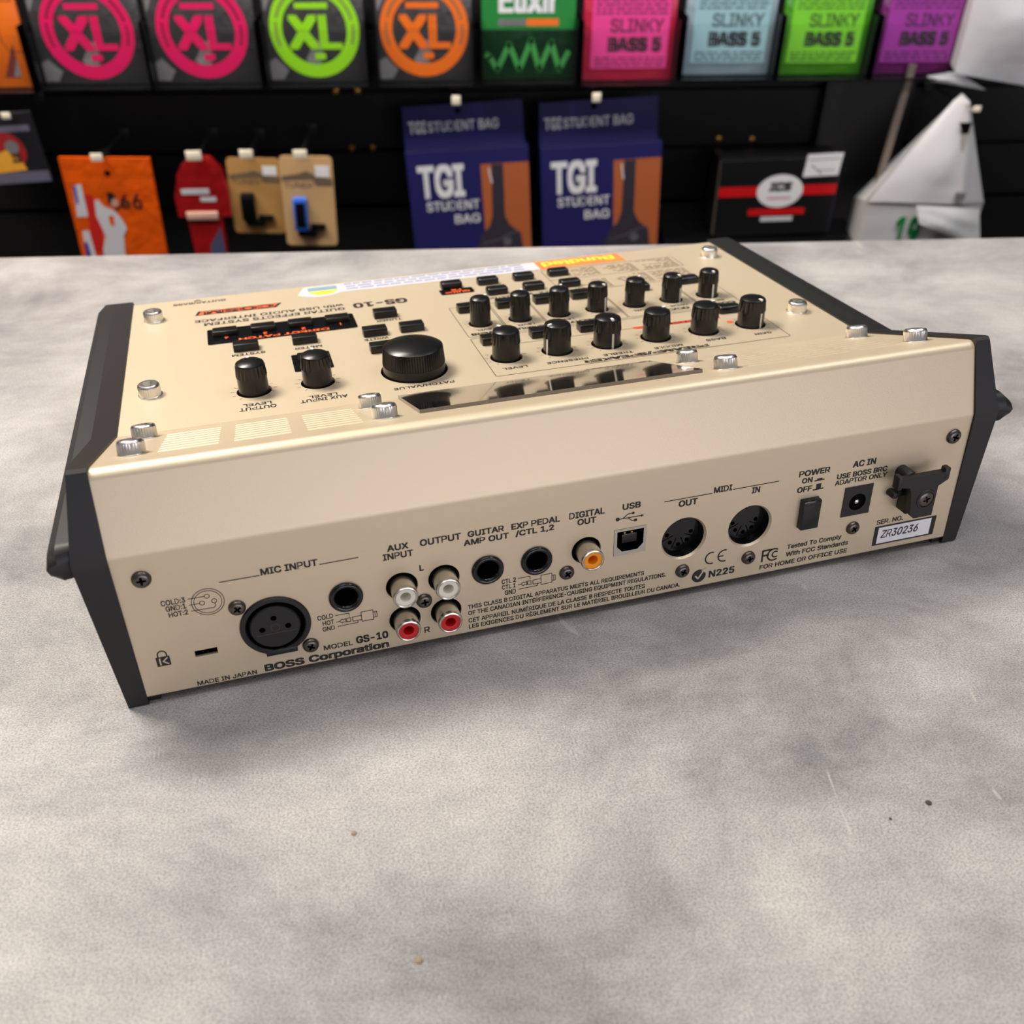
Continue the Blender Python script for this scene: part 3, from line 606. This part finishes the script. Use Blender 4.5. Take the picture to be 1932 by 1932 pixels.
q = G(M); lg = mat('leaf_green', (18, 128, 46), .4); q.tess([rect(-wd, wd, 48, 118)], lg, .2)
q.text('Elixir', -31, 63, 31, 25, label_w, .4, .02); q.tess([rect(-31, -2, 51.5, 58)], silver, .4); q.tess([rect(-2, 31, 51.5, 58)], orng, .4)
q.stroke([(-43, 24), (-40, 22), (-32, 10), (-20, 34), (-9, 10), (3, 38), (12, 10), (24, 36), (33, 10), (42, 26)], 5.5, mat('wave_green', (58, 150, 66), .5), .35); q.build('printed_panel', t, 0)
for x0, x1, z, brd, pan, lab in ((.2523, .3495, .919, (186, 30, 62), (232, 58, 142), 'bright pink bass string packet in the upper row'), (.3587, .4546, .9236, (140, 160, 168), (150, 190, 196), 'pale blue bass string packet in the upper row'),
                                (.4623, .5560, .923, (66, 140, 22), (120, 206, 34), 'bright green bass string packet in the upper row'), (.5654, .6592, .923, (104, 22, 92), (158, 44, 152), 'purple bass string packet in the upper row')):
    t, M, wd = flat_pack(x0, x1, z, 118, plastic_film('wrapper_%d' % brd[0], brd), lab)
    q = G(M); q.box(-wd+9, wd-7, 12, 112, 0, 1.0, mat('panel_%d' % pan[0], pan, .5, coat=.3), .3)
    q.text('BASS 5', -wd+26, 28, wd-14, 15, ink, 1.15, .05); q.text('SLINKY', -wd+28, 47, wd-13, 13, mat('print_%d' % pan[0], tuple(int(c*.55) for c in pan), .6), 1.15, .01)
    r = random.Random(int(x0*1000)); sh = MATS['print_%d' % pan[0]]
    for s in (14.5, 18, 21.5, 64, 68, 72, 76, 80, 84):
        a = -wd+13
        while a < wd-12:
            l = r.uniform(3, 11); q.tess([rect(a, min(a+l, wd-10), s, s+1.8)], sh, 1.15); a += l+r.uniform(1, 3)
    q.build('printed_panel', t, 0)
for i, (x0, x1, z) in enumerate([(-.409, -.311, .917), (-.3015, -.1936, .920), (-.1884, -.0815, .920), (-.0730, .0277, .920), (.0397, .1372, .920), (.1473, .2437, .921), (.2523, .3495, .919), (.3587, .4546, .9236), (.4623, .5560, .923), (.5654, .6592, .923)]):
    pocket(x0, x1, z-.0, 'clear wall pocket holding the %s packet' % ['plain orange string', 'pink XL ring (beside the plain orange)', 'pink XL ring (next to the lime)', 'lime XL ring', 'orange XL ring', 'dark green string', 'bright pink bass string', 'pale blue bass string', 'bright green bass string', 'purple bass string'][i])

# hooks with cream price tabs
blk0 = mat('hook_plate', (18, 18, 18), .5)
def hookrod(x, z, y1, lab, tabw=13, tabh=8):
    t = thing('display_hook', lab, 'display hook', (x, YW, z), (0, 0, 0), 'wall hooks with price tabs')
    q = G(); q.tube([(0, 0, 0), (0, y1-YW, 0), (0, y1-YW-.004, .003)], .0014, metal); q.box(-.006, .006, -.003, 0, -.010, .003, blk0, .0006); q.build('rod', t)
    q = G(); q.box(-tabw*.0005, tabw*.0005, y1-YW-.0055, y1-YW-.004, -.001, tabh*.001-.001, mat('price_tab', (238, 226, 200), .4), .0005); q.build('price_tab', t)
hookrod(-.2555, .8555, .825, 'wall hook holding the orange packet printed 66', 12, 8); hookrod(-.1565, .855, .825, 'wall hook holding the red boat-shaped pouch', 16, 10)
hookrod(-.1045, .8535, .835, 'wall hook holding the tan card with the black clip', 14, 9); hookrod(-.0455, .8585, .815, 'wall hook holding the tan card with the blue clip', 14, 9)
hookrod(.1185, .9050, .835, 'wall hook holding the left navy gig bag box', 9, 9); hookrod(.2655, .9065, .835, 'wall hook holding the right navy gig bag box', 9, 9)

def hang_tab(M, t, x, y, w_=16, h=9):
    q = G(M); q.tess([rrect(x-w_/2, x+w_/2, y-3, y+h, 2.5), list(reversed(circ((x, y+h-3.5), 1.8, 12)))], neutral_film, -1); q.tess([list(reversed(rrect(x-w_/2, x+w_/2, y-3, y+h, 2.5))), circ((x, y+h-3.5), 1.8, 12)], neutral_film, -1.6); q.build('hang_tab', t, 0)
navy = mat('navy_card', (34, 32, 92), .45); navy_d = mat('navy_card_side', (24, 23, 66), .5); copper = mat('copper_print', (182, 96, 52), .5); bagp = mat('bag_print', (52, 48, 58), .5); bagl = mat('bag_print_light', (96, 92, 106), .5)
def gigbox(x, z, label, sx=1.0):
    t, M = goods('gig_bag_box', label, 'boxed guitar bag', (x, .86, z), 3, 0, 'boxed student gig bags on the wall')
    q = G(M); q.box(0, 136, -380, 0, -52, 0, navy, .6)
    q.text('TGI', 11, -52, 63, 38, label_w, .25, .022); q.text('STUDENT', 18, -66, 78, 10.5, label_w, .25, -.006); q.text('BAG', 49, -82, 78, 10.5, label_w, .25, -.006)
    q.tess([[(82, -17), (135.5, -17), (135.5, -300), (85, -300)]], copper, .2)
    q.tess([[(94, -17.5), (107, -17.5), (106.5, -77), (112, -88), (124, -98), (128, -130), (140-6, -200), (120, -300), (60, -300), (62, -180), (70, -120), (78, -98), (88, -88), (92, -76)]], bagp, .35)
    q.stroke([(80, -108), (98, -104), (114, -97), (122, -95)], 1.4, bagl, .45); q.disc((108, -107), 5, .45, bagl, 18); q.stroke([(91, -22), (92, -30), (93.5, -38)], 1.6, label_w, .45)
    q.build('box', t, 0)
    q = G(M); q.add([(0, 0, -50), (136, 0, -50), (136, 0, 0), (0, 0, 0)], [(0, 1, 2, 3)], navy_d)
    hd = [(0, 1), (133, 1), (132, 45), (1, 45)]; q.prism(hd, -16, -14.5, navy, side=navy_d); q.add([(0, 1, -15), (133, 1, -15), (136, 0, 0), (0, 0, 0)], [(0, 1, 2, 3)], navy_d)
    q.text('TGI', 6, 16, 25, 13, label_w, -14.3, .012); q.text('STUDENT BAG', 27, 17, 105, 10.5, label_w, -14.3, -.008)
    q.disc((61, 38), 3.2, -14.25, void, 16); q.build('header_card', t, 0)
gigbox(.0615, .8464, 'left navy gig bag box with white TGI lettering and copper photo'); gigbox(.2110, .8490, 'right navy gig bag box, beside the red striped black box')
# orange packet printed 66
t, M = goods('wallet_packet', 'orange hanging packet printed 66 with a guitarist in white', 'string packet', (-.2555, .842, .8515), -1.2, 0)
q = G(M); oc = plastic_film('orange_wrapper', (222, 84, 10)); q.prism([(-47, 0), (47, 0), (46, -150), (-48, -150)], -4, 0, oc); lgt = mat('figure_white', (205, 202, 205), .5); blu = mat('figure_blue', (52, 60, 150), .5); rd = mat('figure_red', (196, 30, 22), .5)
o2 = lambda pts: [(a-47, b) for a, b in pts]
q.tess([o2([(14, -38), (26, -40), (30, -66), (24, -104), (12, -104), (16, -66)])], rd, .2)
for a, b in (([(8, -29), (17, -27.5), (16.5, -63), (4.5, -63.5)], [(8, -29), (11, -29), (10, -48), (7, -50)]), ([(6, -79), (13.5, -78.5), (15, -120), (4, -120)], [(5, -92), (9, -92), (9.5, -118), (4, -118)])): q.tess([o2(a)], lgt, .3); q.tess([o2(b)], blu, .4)
q.tess([o2([(27, -45), (31, -44), (36, -52), (46, -56), (52, -66), (55, -76), (50, -84), (47, -104), (46, -130), (22, -130), (24, -100), (30, -84), (25, -62)])], lgt, .5)
q.disc((-47+47, -47), 5.2, .6, mat('skin_print', (200, 150, 130), .6), 20); q.tess([o2([(42, -36), (48, -36), (50, -42), (45, -44), (44, -50), (41, -48)])], ink, .7); q.tess([o2([(38, -62), (44, -62), (42, -74), (38, -72)])], oc, .7)
q.text('66', 7, -54, 30, 16, ink, .4, -.02); q.stroke(o2([(46, -56), (60, -48)]), 1.6, ink, .65); q.disc((0, -16), 3.2, .2, void, 16); q.build('packet', t, 0); hang_tab(M, t, 0, 0)
# red pouch
t, M = goods('strap_pouch', 'red boat-shaped hanging pouch with white lettering', 'pouch', (-.1575, .842, .8505), 0, 0)
q = G(M); rp = plastic_film('red_pouch', (150, 18, 22)); body = [(-28, -27)]+[(-28+28*(1-math.cos(R(a))), -27+27*math.sin(R(a))) for a in (20, 45, 70, 90)]+[(10, -2), (20, -14), (25, -30), (25, -64), (-33, -64), (-33, -40)]
q.prism(body, -14, 0, rp); q.prism([(-24, -64), (14, -64), (10, -170), (-22, -170)], -12, -1, rp); q.box(-24, 10, -67, -58, -3, 2, mat('cream_band', (214, 168, 150), .4), .8)
q.box(-25, 5, -39, -33, 0, .3, lgt); q.box(-6, 11, -47, -42, 0, .3, lgt); q.tess([[(-4, -96), (10, -76), (12, -170), (-18, -170)]], mat('grey_blue_print', (70, 76, 104), .5), -.8); q.build('pouch', t, 25); hang_tab(M, t, 0, 0)
# tuner cards
def card(x, y, z, label, w_, h, clipm, darker, roll):
    t, M = goods('clip_card', label, 'clip-on tuner', (x, y, z), roll, 0, 'tan cards with clip-on tuners')
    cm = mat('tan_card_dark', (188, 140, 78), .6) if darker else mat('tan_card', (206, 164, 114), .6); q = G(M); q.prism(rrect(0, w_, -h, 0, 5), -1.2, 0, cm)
    bd = mat('card_band', (110, 92, 72), .6); q.tess([[(1, -.22*h), (w_*.35, -.19*h), (w_*.5, -.16*h), (w_*.72, -.22*h), (w_-1, -.24*h), (w_-1, -.32*h), (w_*.66, -.32*h), (w_*.6, -.25*h), (1, -.27*h)]], bd, .2); q.text('TUNER', 3, -.345*h, w_*.6, 6, bd, .2, .0)
    q.box(w_*.66, w_*.93, -.22*h, -.10*h, 0, .3, label_w, .05); q.build('card', t, 0)
    q = G(M); q.box(w_*.2, w_*.47, -.81*h, -.44*h, 0, 9, clipm, 2); q.box(w_*.245, w_*.425, -.76*h, -.485*h, 8.6, 9.4, gloss, .3); q.build('tuner_head', t, 40)
    q = G(M); q.box(w_*.25, w_*.62, -.88*h, -.80*h, 0, 7, gloss, 2); q.box(w_*.5, w_*.8, -.80*h, -.735*h, 0, 6, gloss, 2); q.build('tuner_clip', t, 40); hang_tab(M, t, w_*.45, 0)
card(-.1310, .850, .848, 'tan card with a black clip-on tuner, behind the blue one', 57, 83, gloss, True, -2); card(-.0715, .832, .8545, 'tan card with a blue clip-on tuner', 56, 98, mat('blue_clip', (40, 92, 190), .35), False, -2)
# striped black box
t, M = goods('striped_box', 'black box with a red stripe, white oval badge and white price label', 'boxed accessory', (.4177, .86, .834), 1.0, 0)
q = G(M); blk = mat('black_carton', (15, 14, 16), .4, coat=.3); q.box(0, 139, -88, 0, -45, 0, blk, .8); q.add([(-.6, -1, -8), (-.6, -1, 0), (-.6, -87, 0), (-.6, -87, -8)], [(0, 1, 2, 3)], mat('carton_edge', (92, 82, 72), .6))
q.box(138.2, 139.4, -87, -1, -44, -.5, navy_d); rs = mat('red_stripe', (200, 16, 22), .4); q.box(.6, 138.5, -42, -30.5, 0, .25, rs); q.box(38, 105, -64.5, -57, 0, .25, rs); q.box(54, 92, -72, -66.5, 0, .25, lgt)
q.add([(a, b, .4) for a, b in [(72+27*math.cos(R(k*9)), -36.5+19*math.sin(R(k*9))) for k in range(40)]], [tuple(range(40))], label_w); q.text('ICS', 58.5, -37, 84.5, 11, ink, .55, .05, slant=.15); q.box(58, 86, -46, -43.5, .4, .5, mat('badge_pink', (210, 150, 165), .5)); q.build('carton', t, 0)
q = G(M); q.prism([(96, -21), (137, -20), (139, 5), (98, 4)], .6, 1.2, label_w); q.stroke([(100, -2), (136, -1)], 1, ink_soft, 1.3); q.stroke([(104, -8), (112, -14), (117, -18)], 1.2, ink_soft, 1.3); q.stroke([(112, -14), (132, -14)], 1, ink_soft, 1.3); o = q.build('price_label', t, 0); o['label'] = 'white price label'
g = G(); g.box(.36, .60, YW-.135, YW, .732, .744, gloss, .001)
o = g.build('wall_shelf', smooth=0, origin=(.48, YW, .738)); tag(o, 'small black shelf under the red striped black box', 'shelf')
g = G(); g.box(0, .105, -.012, 0, -.30, .075, mat('dark_card', (34, 31, 32), .6), .001)
o = g.build('dark_card_panel', smooth=0); o.location = (.545, YW, .83); tag(o, 'plain dark card panel on the wall between the red striped box and the grey strip', 'panel')
# leaning strip
q = G(); q.box(-.004, .004, -.002, .002, 0, .36, mat('grey_strip', (120, 108, 98), .45, .3), .0008); o = q.build('leaning_strip', smooth=0); o.location = (.590, .855, .575); o.rotation_euler = (0, R(3.2), 0)
tag(o, 'thin grey strip standing upright beside the white bag', 'strip')
# white carrier bags
bagw = mat('white_bag_film', (188, 186, 187), .35, coat=.3, bump=(22, .35, .006)); bagw.node_tree.nodes['Principled BSDF'].inputs['Subsurface Weight'].default_value = .1
t, M = goods('carrier_bag', 'large white folded bag with green lettering, hanging at lower right', 'bag', (.67, .84, .9033))
def quadgrid(q, a, b, c, d, mt, n=8, sag=0, seed=0, th=0):
    vs = []; fs = []; a, b, c, d = map(Vector, (a, b, c, d)); r = random.Random(seed); ph = [r.uniform(0, 6) for _ in range(6)]
    for i in range(n+1):
        for j in range(n+1):
            u, v = i/n, j/n; p = (a*(1-u)+b*u)*(1-v)+(d*(1-u)+c*u)*v; e = math.sin(math.pi*u)*math.sin(math.pi*v)
            vs.append((p.x, p.y, p.z+sag*e+1.2*e*(math.sin(7*u+ph[0]+3*v)+math.sin(9*v+ph[1]-4*u))))
    for i in range(n):
        for j in range(n): fs.append((i*(n+1)+j, (i+1)*(n+1)+j, (i+1)*(n+1)+j+1, i*(n+1)+j+1))
    q.add(vs, fs, mt)
q = G(M)
quadgrid(q, (-12, -3, 0), (3, -3, 8), (14, -106, 30), (-92, -104, 22), bagw, 10, 5, 1)          # sloping left front
quadgrid(q, (3, -3, 8), (9, -4, -4), (59, -115, -2), (14, -106, 30), bagw, 10, 3, 2)             # right front with the slit side
quadgrid(q, (-12, -3, 0), (3, -3, 8), (9, -4, -4), (0, 3, -8), bagw, 4, 0, 3)
quadgrid(q, (-92, -104, 20), (14, -106, 27), (14, -270, 30), (-88, -270, 22), bagw, 8, 4, 4)       # body below the fold
quadgrid(q, (14, -106, 27), (59, -115, -2), (60, -270, 0), (14, -270, 30), bagw, 8, 3, 5)
quadgrid(q, (-92, -104, 20), (-12, -3, 0), (0, 3, -8), (-80, -120, -40), bagw, 6, 0, 6); quadgrid(q, (9, -4, -4), (0, 3, -8), (30, -270, -40), (60, -270, 0), bagw, 6, 0, 7)
quadgrid(q, (-92, -104, 20), (-80, -120, -40), (-80, -270, -40), (-88, -270, 22), bagw, 5, 0, 8)
q.build('bag', t, 40)
q = G(M); quadgrid(q, (-38, -106, 33), (36, -111, 33), (48, -154, 38), (-35, -123, 42), bagw, 8, 3, 9); quadgrid(q, (-38, -106, 31), (36, -111, 31), (48, -154, 36), (-35, -123, 40), bagw, 8, 3, 9); q.build('fold_over_flap', t, 40)
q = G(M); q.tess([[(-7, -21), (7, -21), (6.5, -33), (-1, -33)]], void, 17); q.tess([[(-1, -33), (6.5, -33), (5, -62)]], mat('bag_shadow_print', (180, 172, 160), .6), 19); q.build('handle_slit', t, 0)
q = G(M); q.text('19', -55, -156, -24, 37, mat('bag_green', (10, 130, 62), .5), 28.5, .03); q.build('printed_number', t, 0)
q = G(M); q.box(4, 15, -100, -92, 30, 32.6, mat('badge_grey', (120, 118, 120), .5), .2); q.build('small_badge', t, 0)
hookrod(.671, .8975, .815, 'wall hook holding the large white folded bag', 8, 6)
t, M = goods('carrier_bag', 'crumpled white plastic bag at the upper right corner', 'bag', (.6493, .85, .9981))
q = G(M)
quadgrid(q, (4, 70, 0), (120, 70, 0), (120, -88, 14), (3, -70, 10), bagw, 12, 14, 11); quadgrid(q, (3, -70, 10), (120, -88, 14), (120, -80, -30), (8, -60, -30), bagw, 8, -3, 12); quadgrid(q, (4, 70, 0), (3, -70, 10), (8, -60, -30), (8, 70, -30), bagw, 8, 0, 13)
quadgrid(q, (-24, -74, 2), (6, -69, 4), (45, -88, 6), (-18, -79, 2), bagw, 6, 2, 14); q.text('bag', 52, 6, 92, 9, ink_soft, 24, .0)
q.build('bag', t, 40)
# dark packet cut by the left edge
t, M = goods('picture_packet', 'dark packet with a fiery round picture, cut by the left edge', 'string packet', (-.3193, .845, .8985), 3, 0)
q = G(M); q.box(-95, 0, -72, 0, -4, 0, mat('black_wrapper', (30, 29, 32), .35, coat=.4), .8); q.disc((-36, -38), 19, .2, mat('fire_red', (150, 30, 28), .5), 28); q.tess([[(-60, -60), (-22, -58), (-26, -44), (-36, -36), (-60, -44)]], mat('fire_yellow', (226, 158, 50), .5), .3); q.disc((-30, -34), 7, .4, silver, 18); q.box(-94, -1, -71, -60, 0, .3, mat('slate_print', (96, 94, 112), .5)); q.box(-94, -6, -19, -13, 0, .3, mat('slate_print', (96, 94, 112), .5)); q.text('IS', -34, -50, -24, 10, ink, .5, .03); q.build('packet', t, 0)
hookrod(-.338, .896, .835, 'wall hook holding the dark packet with the fiery picture', 9, 6)
# specks of dirt on the counter
def speck(x, y, r, label, mt=None):
    q = G(Matrix.Translation((x, y, ZC))); q.lathe([(r, 0), (r*.8, r*.35), (r*.3, r*.5), (0, r*.52)], 7, mt or mat('dirt', (62, 55, 50), .8)); o = q.build('crumb', smooth=0, origin=(x, y, ZC)); tag(o, label, 'crumb')

pale = mat('pale_dirt', (142, 124, 104), .8)
speck(.2344, -.0529, .0010, 'dark crumb on the bare counter at far lower right'); speck(.2212, -.0574, .0005, 'tiny dark crumb just left of the larger dark crumb')
speck(.0681, -.0519, .0009, 'brownish crumb on the counter below the socket side of the unit, left of centre', pale); speck(.0865, -.0897, .0011, 'pale brown crumb nearest the bottom edge of the photo', pale)
